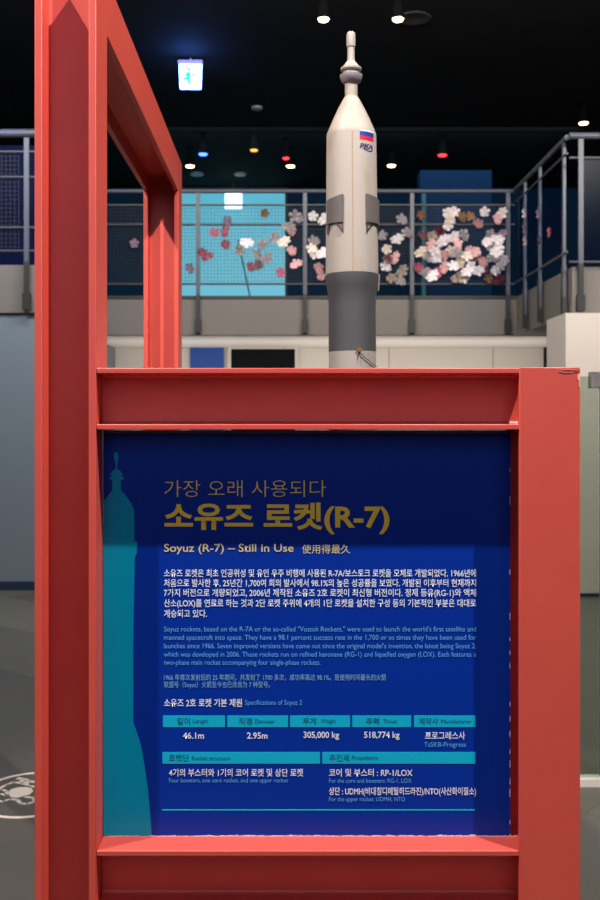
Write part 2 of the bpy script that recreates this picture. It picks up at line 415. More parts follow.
lettering('subtitle_lettering', M['pyellow'], [
    [('Soyuz (R-7) – Still in Use', 164, 293.5, 549, 11.2, .008)],
    [('使用得最久', 302, 350, 549, 9.8, 0)]])
lettering('body_lettering', M['ptext'], [
    [('소유즈 로켓은 최초 인공위성 및 유인 우주 비행에 사용된 R-7A/보스토크 로켓을 모체로 개발되었다. 1966년에', 164, 476, 573, 8.6, .011),
     ('처음으로 발사한 후, 25년간 1,700여 회의 발사에서 98.1%의 높은 성공률을 보였다. 개발된 이후부터 현재까지', 164, 476, 583, 8.6, .011),
     ('7가지 버전으로 개량되었고, 2006년 제작된 소유즈 2호 로켓이 최신형 버전이다. 정제 등유(RG-1)와 액체', 164, 476, 593.2, 8.6, .011),
     ('산소(LOX)를 연료로 하는 것과 2단 로켓 주위에 4개의 1단 로켓을 설치한 구성 등의 기본적인 부분은 대대로', 164, 476, 603.6, 8.6, .011),
     ('계승되고 있다.', 164, 207, 613.4, 8.6, .011)],
    [('소유즈 2호 로켓 기본 제원', 164, 242, 702.6, 8.8, .014)],
    [('46.1m', 183, 204, 735.4, 8.8, .014)],
    [('2.95m', 247, 267.5, 735.4, 8.8, .014)],
    [('305,000 kg', 303.5, 339, 735.6, 8.8, .014)],
    [('518,774 kg', 364, 399.5, 735.6, 8.8, .014)],
    [('프로그레스사', 425, 465, 735.4, 8.6, .011)],
    [('4기의 부스터와 1기의 코어 로켓 및 상단 로켓', 169, 303, 772.4, 8.6, .011)],
    [('코어 및 부스터 : RP-1/LOX', 329, 412.5, 772.4, 8.6, .011)],
    [('상단 : UDMH(비대칭디메틸히드라진)/NTO(사산화이질소)', 329, 476, 791.6, 8.6, .011)]])
lettering('english_lettering', M['btext'], [
    [('Soyuz rockets, based on the R-7A or the so-called "Vostok Rockets," were used to launch the world\'s first satellite and', 164, 476, 629.6, 7.2, .0),
     ('manned spacecraft into space. They have a 98.1 percent success rate in the 1,700 or so times they have been used for', 164, 476, 638, 7.2, .0),
     ('launches since 1966. Seven improved versions have come out since the original model\'s invention, the latest being Soyuz 2,', 164, 476, 646.4, 7.2, .0),
     ('which was developed in 2006. These rockets run on refined kerosene (RG-1) and liquefied oxygen (LOX). Each features a', 164, 476, 654.9, 7.2, .0),
     ('two-phase main rocket accompanying four single-phase rockets.', 164, 320.5, 663, 7.2, .0)],
    [('Specifications of Soyuz 2', 245, 302, 703, 7, .0)],
    [('TsSKB-Progress', 424, 466, 745, 6.8, .0)],
    [('Four boosters, one core rocket, and one upper rocket', 169, 288, 780.8, 6.2, .0)],
    [('For the core and boosters: RG-1, LOX', 329, 411.5, 780.8, 6.2, .0)],
    [('For the upper rocket: UDMH, NTO', 329, 405, 799.6, 6.2, .0)]])
lettering('chinese_lettering', mat('panel_soft_blue', (.16, .40, .62), .5), [
    [('1966 年首次发射后的 25 年期间，共发射了 1700 多次，成功率高达 98.1%。是使用时间最长的火箭', 164, 386, 677.2, 6.8, 0),
     ('联盟号（Soyuz）火箭至今也已改良为 7 种型号。', 164, 270, 684.8, 6.8, 0)]])

for pair in (
    (('길이', 177, 190, 721.2, 7.6, .006), ('Length', 193, 208, 721.6, 6, 0)),
    (('직경', 239, 252, 721.2, 7.6, .006), ('Diameter', 255, 275, 721.2, 6, 0)),
    (('무게', 303, 316, 721.2, 7.6, .006), ('Weight', 321, 336, 721.6, 6, 0)),
    (('추력', 366, 379, 721.2, 7.6, .006), ('Thrust', 383, 397, 721.2, 6, 0)),
    (('제작사', 419, 438, 721.2, 7.6, .006), ('Manufacturer', 441, 471.5, 721.2, 6, 0)),
    (('로켓단', 169, 189, 757.8, 7.8, .006), ('Rocket structure', 192, 230, 758, 6, 0)),
    (('추진제', 329.5, 349, 757.8, 7.8, .006), ('Propellants', 352, 378, 758.2, 6, 0)),
    ):
    lettering('header_lettering', M['dtext'], list(pair))
# glue residue along the bottom edge and right edge of the board
bm = bmesh.new()
x = 105
while x < 512:
    d = random.uniform(3, 11)
    if True:
        h = random.uniform(.5, 1.5)*(.8 if x < 200 else 1.2)
        pts = [(x, 837.6), (x+d, 837.6)]; k = 5
        for i in range(k+1): pts.append((x+d-d*i/k, 836.2-h*random.random()))
        flat_solid(bm, [q(a, b) for a, b in pts], -.0012, 0)
    x += d*.85
fin('glue_residue', bm, M['scuff'], panel)['label'] = 'ragged whitish glue residue along the lower edge'
y = 450
while y < 836:
    d = random.uniform(3, 9)
    if random.random() < .3:
        bm = bmesh.new(); flat_solid(bm, [q(509.4+random.random()*.5, y), q(510.2, y), q(510.2, y+d), q(509.7, y+d)], -.0012, 0)
        fin('glue_residue', bm, M['scuff'], panel)['label'] = 'small whitish glue flake on the right edge'
    y += d+random.uniform(1, 14)
bm = bmesh.new(); a, b = q(106, 431), q(509, 434); box(bm, px0+.002, px1-.004, -.004, 0, pz1-.006, pz1); fin('top_strip', bm, mat('dull_strip', (.10, .085, .15), .5), panel)

# ------------------------------------------------------------------ rocket model
RD = 2.42; RX = (352-285)*RD/1000
rocket = thing('rocket_model', 'white and grey model rocket with escape tower standing behind the blue panel', 'model rocket', (RX+.0078, RD, 0))
def rz(y): return EYE+(422-y)*RD/1000
def rzf(y): return EYE+(422-y)*(RD-.061)/1000      # height of a mark on the near side of the body
def rr(wpx): return wpx/2*RD/1000
def rl(name, prof, m, n=72, parent=rocket):
    bm = bmesh.new(); lathe(bm, prof, n=n); return fin(name, bm, m, parent, smooth=True)
rl('fairing', [(rr(52.4), rzf(271.2)), (rr(52.6), rzf(265)), (rr(51), rzf(200)), (rr(49.6), rz(137)), (rr(49), rz(134.5)), (rr(46.6), rz(131.5)), (rr(36), rz(119)), (rr(25), rz(107.5)), (rr(15.2), rz(98.5)), (rr(12.8), rz(97))], M['white'])
bm = bmesh.new()   # seam ridge running down the fairing toward the viewer
a = -PI/2
for a in (-PI/2-.03, PI/2-.03):
    for r0, r1, za, zb in ((rr(52.4), rr(49.4), 270, 136),):
        u = Vector((math.cos(a), math.sin(a), 0)); tube(bm, u*(r0-.0012)+Vector((0, 0, rzf(za))), u*(r1-.0012)+Vector((0, 0, rz(zb+2))), .0022, 8)
fin('seam', bm, mat('seam_cream', (.36, .275, .19), .5), rocket)
tower = rl('escape_tower', [(rr(12.6), rz(97.5)), (rr(12.6), rz(84)), (rr(12.6), rz(83.8))], mat('tower_beige', (.38, .335, .29), .45), 48)
rl('skirt_ring', [(rr(14), rz(84)), (rr(19.5), rz(81.5)), (rr(22.6), rz(77)), (rr(22.6), rz(75.4)), (rr(16.4), rz(73.8)), (rr(15.6), rz(72.6))], M['ringgrey'], 56, tower)
rl('upper_ring', [(rr(15.4), rz(73.4)), (rr(16), rz(71.4)), (rr(20.6), rz(70.2)), (rr(20.6), rz(68.4)), (rr(16.4), rz(66.8)), (rr(12), rz(64)), (rr(8.4), rz(61.5))], M['white'], 56, tower)
rl('tower_stem', [(rr(8), rz(62)), (rr(7.4), rz(60)), (rr(7), rz(46))], M['beige'], 40, tower)
rl('tower_head', [(rr(7), rz(47.4)), (rr(8.4), rz(47)), (rr(9), rz(45)), (rr(9), rz(36)), (rr(8.2), rz(33.4)), (rr(6), rz(32.2)), (0, rz(31.8))], M['white'], 40, tower)
rl('dark_band', [(rr(47.4), rzf(350)), (rr(47), rzf(303)), (rr(47.6), rzf(295)), (rr(50), rzf(285)), (rr(52.8), rzf(278)), (rr(53), rzf(271.6)), (rr(50), rzf(271))], M['dgrey'])
CZ0 = .95
rl('core_stage', [(.055, .32), (.062, .5), (rr(47), .95), (rr(47), rzf(350.2))], M['beige'])
for k in range(4):
    a = k*PI/2+PI/4; bx_, by_ = math.cos(a)*.115, math.sin(a)*.115
    bm = bmesh.new(); n = 32; prof = [(.058, .22), (.062, .30), (.050, .62), (.022, .98), (.0, 1.02)]
    lathe(bm, prof, n=n)
    for v in bm.verts:
        s = 1-max(0, v.co.z-.3)/.72*.42; v.co.x += bx_*s; v.co.y += by_*s
    fin('booster', bm, M['dgrey'], rocket, smooth=True)
rl('display_base', [(.26, 0), (.26, .12), (.2, .15), (.06, .15), (.06, .33)], M['dgrey'], 48)
# stabiliser panels with struts
def wrap(a, r, z): return Vector((math.cos(a)*r, math.sin(a)*r, z))
for (xa, xb, tops) in ((-25.6, -10.6, (197.5, 193.8)), (13.2, 27.2, (193.2, 196.6))):
    bm = bmesh.new()
    R_ = rr(52.2)+.004
    aa = -math.acos(max(-1, min(1, xa*RD/1000/R_))); ab = -math.acos(max(-1, min(1, xb*RD/1000/R_)))
    n = 8; A = []; B = []; A2 = []; B2 = []
    for i in range(n+1):
        t = i/n; a = aa+(ab-aa)*t
        zt = rzf(tops[0]+(tops[1]-tops[0])*t); zb = rzf(222.5 - (1 if 0 < i < n else 0))
        A.append(bm.verts.new(wrap(a, R_, zt))); B.append(bm.verts.new(wrap(a, R_, zb)))
        A2.append(bm.verts.new(wrap(a, R_-.007, zt))); B2.append(bm.verts.new(wrap(a, R_-.007, zb)))
    for i in range(n):
        bm.faces.new((A[i], A[i+1], B[i+1], B[i])); bm.faces.new((A2[i], B2[i], B2[i+1], A2[i+1]))
        bm.faces.new((A[i], A2[i], A2[i+1], A[i+1])); bm.faces.new((B[i], B[i+1], B2[i+1], B2[i]))
    bm.faces.new((A[0], B[0], B2[0], A2[0])); bm.faces.new((A[n], A2[n], B2[n], B[n]))
    fp = fin('fin_panel', bm, M['mgrey'], rocket)
    bm = bmesh.new()
    am = (aa+ab)/2
    for e in (aa, ab):
        o_ = e+(am-e)*.06; m_ = e+(am-e)*.75
        tube(bm, wrap(m_, R_, rzf(221)), wrap(o_, R_-.002, rzf(231.5)), .0013, 6)
        tube(bm, wrap(o_, R_, rzf(221)), wrap(o_, R_-.002, rzf(232)), .0012, 6)
        tube(bm, wrap(o_, R_, rzf(226)), wrap((m_+o_)/2, R_-.001, rzf(225)), .001, 6)
    fin('strut', bm, M['wire'], fp)
# flag and lettering on the fairing
def decal_quad(bm, x0, x1, y0, y1, off=.0006, n=6):
    vs = []
    for i in range(n+1):
        x = (x0+(x1-x0)*i/n-352)*RD/1000
        col = []
        for yy in (y0, y1):
            R_ = rr(49.4+(yy-136)*(3/129))+off
            a = -math.acos(x/R_); col.append(bm.verts.new(wrap(a, R_, rzf(yy-1.2*0))))
        vs.append(col)
    for p_, q_ in zip(vs, vs[1:]): bm.faces.new((p_[0], p_[1], q_[1], q_[0]))
bm = bmesh.new(); decal_quad(bm, 358.6, 373, 130.2, 134.8); fl = fin('flag', bm, mat('flag_blue', (.01, .035, .30), .5), rocket)
bm = bmesh.new(); decal_quad(bm, 358.6, 373, 134.8, 139.2); fin('red_stripe', bm, mat('flag_red', (.55, .012, .03), .5), fl)
bm = bmesh.new(); decal_quad(bm, 358.6, 373, 128.6, 130.2); 
for v in bm.verts: v.co.z = min(v.co.z, rzf(128.6)) if False else v.co.z
fin('white_stripe', bm, mat('flag_white', (.8, .78, .76), .5), fl)
c = bpy.data.curves.new('mark', 'FONT'); c.body = 'РКА'; c.size = 1; c.shear = .2; c.offset = .05; c.resolution_u = 3
o = bpy.data.objects.new('mark', c); COL.objects.link(o); bpy.context.view_layer.update()
me = bpy.data.meshes.new_from_object(o.evaluated_get(bpy.context.evaluated_depsgraph_get()))
bpy.data.objects.remove(o)
xs = [v.co.x for v in me.vertices]; ys = [v.co.y for v in me.vertices]; ax, bx, ay, by = min(xs), max(xs), min(ys), max(ys)
for v in me.vertices:
    X = (358.5+(v.co.x-ax)/(bx-ax)*13.5-352)*RD/1000; Z = rzf(147.6-(v.co.y-ay)/(by-ay)*5.0)
    R_ = rr(49.8)+.0012; v.co = wrap(-math.acos(X/R_), R_, Z)
mk = link('lettering', me, mat('mark_navy', (.012, .012, .12), .5), rocket)
bm = bmesh.new()
pr = None
for i in range(9):
    X = (362+i*1.2-352)*RD/1000; Z = rzf(149.8-abs(i-5)*.45); R_ = rr(49.8)+.0008; p_ = wrap(-math.acos(X/R_), R_, Z)
    if pr: tube(bm, pr, p_, .0009, 6)
    pr = p_
fin('swoosh', bm, mk.data.materials[0], mk)
# brass bracket with dangling wire, white strip on the right of the band
bm = bmesh.new(); R_ = rr(47.4); a = -math.acos(5*RD/1000/R_)
c0 = wrap(a, R_+.002, 0)
tube(bm, c0+Vector((0, 0, rzf(346.5))), c0+Vector((0, 0, rzf(352))), .0042, 10); tube(bm, c0+Vector((-.006, -.002, rzf(349.5))), c0+Vector((.006, -.002, rzf(349.5))), .002, 8)
br = fin('bracket', bm, M['gold'], rocket)
bm = bmesh.new(); pr = None
for i in range(11):
    t = i/10; xx = 357+18.5*t; yy = 351+15*(t**.75) + .6*math.sin(i*2.2); a = -math.acos(min(.98, (xx-352)*RD/1000/(R_+.003))); p_ = wrap(a, R_+.003, rzf(yy))
    if pr: tube(bm, pr, p_, .0009, 6)
    pr = p_
tube(bm, wrap(-math.acos(4.6*RD/1000/R_), R_+.003, rzf(351)), wrap(-math.acos(3.4*RD/1000/R_), R_+.003, rzf(360)), .0008, 6)
fin('dangling_wire', bm, M['wire'], br)
bm = bmesh.new(); a0 = -.12; tube(bm, wrap(a0, rr(53)+.002, rzf(271)), wrap(a0, rr(50.5)+.002, rzf(288)), .0018, 8); fin('side_strip', bm, M['white'], rocket)
rocket.rotation_euler = (0, math.radians(-.25), 0)

# ------------------------------------------------------------------ balcony railings
RH = 2.505+EYE      # height of the top rail
def wires(bm, a, b, z0, z1, pitch=.036, r=.0022):
    a = Vector(a); b = Vector(b); L_ = (b-a).length; n = int(L_/pitch); u = (b-a)/L_
    nrm = Vector((-u.y, u.x, 0))*.001
    for i in range(n+1):
        p_ = a+u*(L_*i/n); tube(bm, (p_.x, p_.y, z0), (p_.x, p_.y, z1), r, 4)
    m_ = int((z1-z0)/pitch)
    for i in range(m_+1):
        z = z0+(z1-z0)*i/m_; tube(bm, (a.x, a.y, z), (b.x, b.y, z), r, 4)
def railing(label, a, b, posts, z_up, z_lo, mids, mesh_spans, out, glass=False, tube_r=.023):
    """a, b: ends in plan; posts: distances along; out: direction of the brackets on the slab edge"""
    a = Vector((*a, 0)); b = Vector((*b, 0)); u = (b-a).normalized(); o = thing('balcony_railing', label, 'railing', (a.x, a.y, ZT))
    zz = lambda z: z-ZT
    out = Vector((*out, 0))
    P_ = lambda s, z, d=0: (b-a).normalized()*s+Vector((0, 0, zz(z)))+out*d
    L_ = (b-a).length
    bm = bmesh.new(); tube(bm, P_(-.0, RH-tube_r), P_(L_, RH-tube_r), tube_r, 14); fin('top_rail', bm, M['rail'], o, smooth=True)
    for s in posts:
        bm = bmesh.new(); 
        p0 = P_(s-.02, ZT-.05); 
        c = P_(s, 0)
        vs = []
        nrm = Vector((-u.y, u.x, 0))
        for zc in (ZB+.1, RH-tube_r):
            for su, sn in ((-1, -1), (1, -1), (1, 1), (-1, 1)):
                p_ = P_(s, zc)+u*(.021*su)+nrm*(.012*sn)+out*.0
                vs.append(bm.verts.new(p_))
        for f in ((0, 3, 2, 1), (4, 5, 6, 7), (0, 1, 5, 4), (1, 2, 6, 5), (2, 3, 7, 6), (3, 0, 4, 7)): bm.faces.new([vs[i] for i in f])
        po = fin('post', bm, M['rail'], o)
        bm = bmesh.new()
        for zc0, zc1, hw_, d in ((ZB+.02, ZB+.16, .034, .02), (ZB+.16, ZT+.02, .020, .022)):
            c0 = P_(s, zc0); c1 = P_(s, zc1); vs = []
            for c_ in (c0, c1):
                for su, sn in ((-1, -1), (1, -1), (1, 1), (-1, 1)): vs.append(bm.verts.new(c_+u*(hw_*su)+nrm*(d*sn)))
            for f in ((0, 3, 2, 1), (4, 5, 6, 7), (0, 1, 5, 4), (1, 2, 6, 5), (2, 3, 7, 6), (3, 0, 4, 7)): bm.faces.new([vs[i] for i in f])
        fin('bracket', bm, M['raildark'], po)
    for z in [z_up, z_lo]+mids:
        bm = bmesh.new(); tube(bm, P_(0, z), P_(L_, z), .011, 8); fin('rail_bar', bm, M['bardark'], o)
    for s0, s1 in mesh_spans:
        bm = bmesh.new()
        a_ = P_(s0, 0, -.012); b_ = P_(s1, 0, -.012)
        if glass:
            nrm = Vector((-u.y, u.x, 0))*.006; vs = []
            for c_, z in ((a_, z_lo), (b_, z_lo), (b_, z_up), (a_, z_up)):
                for sg in (-1, 1): vs.append(bm.verts.new(Vector((c_.x, c_.y, zz(z)))+nrm*sg))
            for f in ((0, 2, 4, 6), (1, 7, 5, 3), (0, 1, 3, 2), (2, 3, 5, 4), (4, 5, 7, 6), (6, 7, 1, 0)): bm.faces.new([vs[i] for i in f])
            fin('glass_pane', bm, M['railglass'], o)
        else:
            wires(bm, (a_.x, a_.y, 0), (b_.x, b_.y, 0), zz(z_lo), zz(z_up)); fin('mesh_panel', bm, M['mesh'], o)
    return o
YFR = YF-.045
fx = lambda x: (x-285)*YFR/1000
fz = lambda y, D=YFR: EYE+(422-y)*D/1000
A0 = VL+.03; 
pp_ = [fx(x)-A0 for x in (91, 198, 305, 412, 508)]
railing('long grey mesh railing along the far edge of the balcony, behind the rocket', (A0, YFR), (VR-.03, YFR), pp_, fz(205), fz(284), [fz(224.5)],
        [(pp_[i]+.03, pp_[i+1]-.03) for i in range(4)], (0, -1))
railing('grey railing running toward the viewer on the right side of the balcony opening', (VR-.04, YF-.13), (VR-.04, YR+.02), [.42, 1.02, 1.85], RH-.16, fz(284), [],
        [(.1, 1.85)], (-1, 0), glass=True)
zr = lambda y: EYE+(422-y)*8.66/1000
railing('grey glass railing at the near right corner of the balcony', (VR-.04, YR-.045), (5.9, YR-.045), [.1, 1.2, 2.3], zr(158), zr(262), [],
        [(.1, 1.15), (1.25, 2.25)], (0, -1), glass=True, tube_r=.03)
railing('grey mesh railing at the near left end of the balcony', (-5.9, YL-.045), (VL+.04, YL-.045), [1.3, 2.45, 3.69], zr(155), zr(253), [zr(180), zr(230)],
        [(1.33, 2.37), (2.48, 3.62)], (0, -1), tube_r=.038)
railing('grey railing running away on the left side of the balcony opening', (VL+.045, YL+.03), (VL+.045, YF-.13), [.7, 1.4], fz(205), fz(284), [],
        [(.05, 1.35)], (1, 0), glass=True)

# ------------------------------------------------------------------ paper blossoms tied to the railing mesh
def blossom_mesh(seed):
    rnd = random.Random(seed); bm = bmesh.new()
    flowers = [(0, 0, 1)] + [(rnd.uniform(-.6, .6), rnd.uniform(-.75, .75), rnd.uniform(.55, .8)) for _ in range(3)]
    for fx_, fz_, s in flowers:
        ph = rnd.random()*6
        for k in range(5):
            a = ph+k*2*PI/5; ca, sa = math.cos(a), math.sin(a)
            ctr = bm.verts.new((fx_, -.10*s, fz_)); ring = []
            for t in range(9):
                b = -1.15+2.3*t/8; rad = s*(.42+.55*math.cos(b*.95)**.6 if abs(b) < 1.5 else .4)
                lx = rad*math.cos(b*.42); lz = rad*math.sin(b*.42)
                ring.append(bm.verts.new((fx_+lx*ca-lz*sa, -.35*s*(lx**2), fz_+lx*sa+lz*ca)))
            for i in range(8): bm.faces.new((ctr, ring[i], ring[i+1]))
        c = [bm.verts.new((fx_+.12*s*math.cos(i*PI/3), -.16*s, fz_+.12*s*math.sin(i*PI/3))) for i in range(6)]
        c2 = [bm.verts.new((fx_+.12*s*math.cos(i*PI/3), 0, fz_+.12*s*math.sin(i*PI/3))) for i in range(6)]
        bm.faces.new(c)
        for i in range(6): bm.faces.new((c[i], c2[i], c2[(i+1) % 6], c[(i+1) % 6]))
    geom = bmesh.ops.solidify(bm, geom=bm.faces[:], thickness=.06)
    return bm
BC = {'white': (.88, .80, .82), 'cream': (.86, .74, .64), 'pink': (.78, .46, .47), 'rose': (.55, .14, .22), 'brown': (.36, .18, .08), 'mauve': (.42, .28, .40)}
BM = {}
for k, c in BC.items():
    m = mat('blossom_'+k, c, .7)
    for s in range(3):
        bm = blossom_mesh(s*17+len(k)); me = bpy.data.meshes.new('paper_blossom'); bmesh.ops.recalc_face_normals(bm, faces=bm.faces[:]); bm.to_mesh(me); bm.free(); me.materials.append(m); BM[k, s] = me
spots = [(227.5, 221, 'mauve'), (214.7, 233, 'rose'), (225, 232, 'rose'), (226, 245, 'rose'), (203.5, 253, 'rose'), (208, 257, 'rose'),
 (190, 268, 'mauve'), (240, 251, 'cream'), (246.7, 244, 'white'), (257, 254, 'white'), (262.7, 245, 'white'), (266.7, 260, 'white'),
 (258.7, 266, 'pink'), (251.5, 267.5, 'rose'), (274.7, 239, 'white'), (281, 273, 'rose'), (265, 214, 'brown'), (284, 243, 'cream'),
 (295, 217, 'white'), (313, 217, 'white'), (324, 220, 'white'), (291.5, 231, 'pink'), (292, 251, 'pink'), (296, 264, 'pink'),
 (313, 241, 'white'), (314.7, 255, 'white'), (322.7, 254, 'white'), (318.7, 268, 'pink'), (321, 276, 'pink'), (288, 228, 'white'),
 (400.7, 219.5, 'white'), (382, 236, 'white'), (397, 240, 'white'), (406, 233, 'white'), (386.5, 250, 'cream'), (394.5, 258, 'pink'),
 (384.7, 266.7, 'white'), (391, 278.7, 'cream'), (402, 272, 'cream'), (399, 281, 'white'), (420.7, 216, 'brown'), (450.5, 214, 'white'),
 (469, 217, 'brown'), (484, 212.5, 'white'), (501, 214.7, 'white'), (461, 217, 'brown'), (478, 224, 'pink'), (431, 237, 'cream'),
 (440, 232, 'rose'), (423, 236, 'pink'), (453, 238, 'white'), (463, 235, 'white'), (447, 227, 'white'), (420.7, 253, 'cream'),
 (427, 257, 'white'), (436.7, 247, 'white'), (436.7, 259, 'white'), (450, 251, 'cream'), (446, 240, 'white'), (424.7, 273, 'white'),
 (418, 268, 'rose'), (438, 273, 'rose'), (443, 268, 'pink'), (451, 267, 'white'), (470, 251, 'pink'), (466, 257, 'cream'),
 (475, 253, 'pink'), (490, 235, 'white'), (500.7, 236, 'mauve'), (490, 247, 'white'), (498, 248, 'white'), (495, 254, 'white'),
 (500.7, 260, 'white'), (495, 271, 'white'), (498, 280, 'rose'), (487, 279, 'brown'), (470, 267, 'white'), (476.7, 272, 'white'),
 (482, 263, 'pink'), (463, 279, 'white'), (456.7, 279, 'cream'), (478, 259, 'brown'), (135, 244, 'mauve'), (430, 245, 'pink'),
 (444, 256, 'pink'), (483, 269, 'rose'), (441, 243, 'white'), (433, 252, 'white'), (457, 244, 'pink'), (455, 254, 'white'),
 (459, 262, 'cream'), (486, 243, 'white'), (496, 241, 'white'), (491, 258, 'white'), (499, 267, 'white'), (432, 277, 'white'),
 (448, 220, 'cream'), (497, 220, 'pink'), (466, 273, 'white'), (311, 249, 'cream'), (388, 260, 'pink')]
tone = {'white': 'white', 'cream': 'cream', 'pink': 'pale pink', 'rose': 'dark rose', 'brown': 'brown', 'mauve': 'dull mauve'}
done = []
i = 0
for x, y, k in spots:
    i += 1
    X = fx(x); Z = fz(y)
    sz = .060 if k in ('white', 'cream') else .054
    if (x, y) in ((295, 217), (450.5, 214)): sz = .074
    o = bpy.data.objects.new('paper_blossom', BM[k, i % 3]); COL.objects.link(o)
    # flat on the visitor-hidden side of the mesh, nearest free depth
    lay = 0
    for (X2, Z2, l2) in done:
        if math.hypot(X-X2, Z-Z2) < .12 and l2 >= lay: lay = l2+1
    done.append((X, Z, lay))
    o.location = (X, YFR-.03-(lay % 5)*.014, Z); o.scale = (sz,)*3; o.rotation_euler = (0, random.uniform(-.5, .5), 0)
    zone = ('in the gap of the red posts' if x < 150 else 'before the cyan screen' if x < 285 else 'just left of the rocket' if x < 330 else
            'just right of the rocket' if x < 412 else 'in the dense patch' if x < 460 else 'near the right end')
    ht = 'high' if y < 230 else 'low' if y > 262 else 'midway up'
    tag(o, f'{tone[k]} blossom {ht} on balcony mesh, {zone}', 'blossom', f'{tone[k]} blossoms {ht} on the mesh, {zone}')

for (D_, y, k, w_) in ((10.12, 213, 'white', 'high at its far end'), (10.1, 228, 'mauve', 'midway up at its far end'), (10.08, 241, 'white', 'low at its far end'),
                       (9.55, 213, 'mauve', 'high, one pane nearer'), (9.5, 240, 'mauve', 'low, one pane nearer'), (9.15, 232, 'rose', 'beside its thick near post')):
    o = bpy.data.objects.new('paper_blossom', BM[k, 1]); COL.objects.link(o)  # reflections in the glass, modelled as added blossoms
    o.location = (VR-.075, D_, EYE+(422-y)*D_/1000); o.scale = (.055,)*3; o.rotation_euler = (0, 0, -PI/2)
    tag(o, f'{tone[k]} blossom reflection in the right side railing glass, {w_}', 'blossom', 'blossom reflections in the side railing glass')

# ------------------------------------------------------------------ ceiling lamps, exit sign, discs
def ceil_pos(x, y, drop): D = (CEIL-drop-EYE)/(422-y)*1000; return ((x-285)*D/1000, D, CEIL-drop)
def spotlight(x, y, label, m, dia=.09, drop=.28):
    p_ = ceil_pos(x, y, drop)
    o = thing('ceiling_spotlight', label, 'ceiling light', p_, 'small spotlights under the black ceiling')
    bm = bmesh.new(); lathe(bm, [(dia*.54, -.0), (dia*.56, .02), (dia*.5, .13), (dia*.3, .18)], n=24); fin('lamp_housing', bm, M['trim'], o, smooth=True)
    bm = bmesh.new(); lathe(bm, [(dia*.1, -.022), (dia*.42, -.016), (dia*.52, -.001)], n=24); fin('lens', bm, m, o, smooth=True)
    bm = bmesh.new(); tube(bm, (0, 0, .17), (0, 0, drop), .009, 8); box(bm, -.04, .04, -.04, .04, drop-.015, drop); fin('stem', bm, M['trim'], o)
    return o
spotlight(323.5, 19, 'warm spotlight directly above the rocket tip', M['lamp'], .10)
spotlight(398, 19, 'warm spotlight at the top, right of the rocket tip', M['lamp'], .10)
spotlight(583.5, 123, 'bright warm spotlight above the right corner of the balcony railing', M['lamp'], .11)
spotlight(391.5, 165.5, 'small warm spotlight just right of the rocket body', M['lamp'], .12)
spotlight(290.5, 166, 'small warm spotlight beside the red lamp left of the rocket', M['lamp'], .12)
spotlight(190, 166, 'small warm spotlight just right of the receding red beam', M['lamp'], .12)
spotlight(203, 154, 'deep blue glowing spotlight above the cyan screen', M['lampblue'], .12)
spotlight(254, 150, 'dim orange spotlight above the cyan screen', M['lamporange'], .10)
spotlight(286, 158, 'red spotlight left of the rocket', M['lampred'], .09)
spotlight(442.5, 155, 'red spotlight right of the rocket above the blue partition', M['lampred'], .12)
for x, y, r, lb in ((257, 107, .07, 'pale round ceiling disc below the exit sign'), (197, 173.5, .11, 'pale round ceiling disc above the left of the cyan screen'), (240, 173.5, .10, 'pale round ceiling disc above the middle of the cyan screen')):
    bm = bmesh.new(); lathe(bm, [(r*.9, -.03), (r, -.02), (r, 0)], n=32); o = fin('ceiling_disc', bm, M['disc'], None, smooth=True); o.location = ceil_pos(x, y, 0); tag(o, lb, 'smoke detector', 'pale ceiling discs')
bm = bmesh.new(); lathe(bm, [(.10, -.002), (.13, -.012), (.16, -.01), (.17, 0)], n=40); o = fin('ceiling_speaker', bm, mat('speaker_grey', (.03, .03, .033), .6), None, smooth=True); o.location = ceil_pos(414, 18, 0)
tag(o, 'faint dark round speaker in the ceiling beside the top spotlight', 'speaker')

# exit sign
D = 11.0; ex = (190.5-285)*D/1000; ez = EYE+(422-76)*D/1000
o = thing('exit_sign', 'glowing white exit sign with a green running figure under the ceiling', 'exit sign', (ex, D, ez))
bm = bmesh.new()
prism(bm, [(-.125, .125), (.125, .125), (.115, -.14), (-.115, -.14)], lambda x, z: (x, -.02, z), lambda x, z: (x, .03, z)); fin('lit_face', bm, M['exitglow'], o, bevel=.006)
bm = bmesh.new(); box(bm, -.135, .135, -.04, .05, .125, .165); tube(bm, (0, 0, .165), (0, 0, CEIL-ez), .012, 8); fin('housing', bm, M['exitcase'], o, bevel=.004)
bm = bmesh.new()
for pts in ([(-.045, .015), (-.01, .035), (.005, .02), (0, -.03), (.01, -.075), (-.01, -.08), (-.03, -.035), (-.055, -.04), (-.06, -.02), (-.035, -.015)], [(-.0, .0), (.035, .012), (.035, 0), (.0, -.014)]):
    prism(bm, [(a*1.35, b*1.35) for a, b in pts], lambda x, z: (x, -.026, z), lambda x, z: (x, -.021, z))
lathe(bm, [(.020, .052), (.024, .068), (.012, .080)], cx=-.015, cy=-.024, n=12)
fin('running_figure', bm, M['exitgreen'], o)
sl = bpy.data.lights.new('sign_glow', 'POINT'); sl.energy = 9; sl.color = (.04, .2, 1); sl.shadow_soft_size = .1
so = bpy.data.objects.new('sign_glow', sl); COL.objects.link(so); so.location = (ex, D-.3, ez+.02)
bm = bmesh.new(); box(bm, .012, .05, -.026, -.021, .012, .02); box(bm, .015, .06, -.026, -.021, -.065, -.055); box(bm, .046, .05, -.026, -.021, -.06, .02); fin('door_mark', bm, mat('exit_mark', (.2, .2, .5), .4, emit=(.25, .3, .62), estr=1), o)

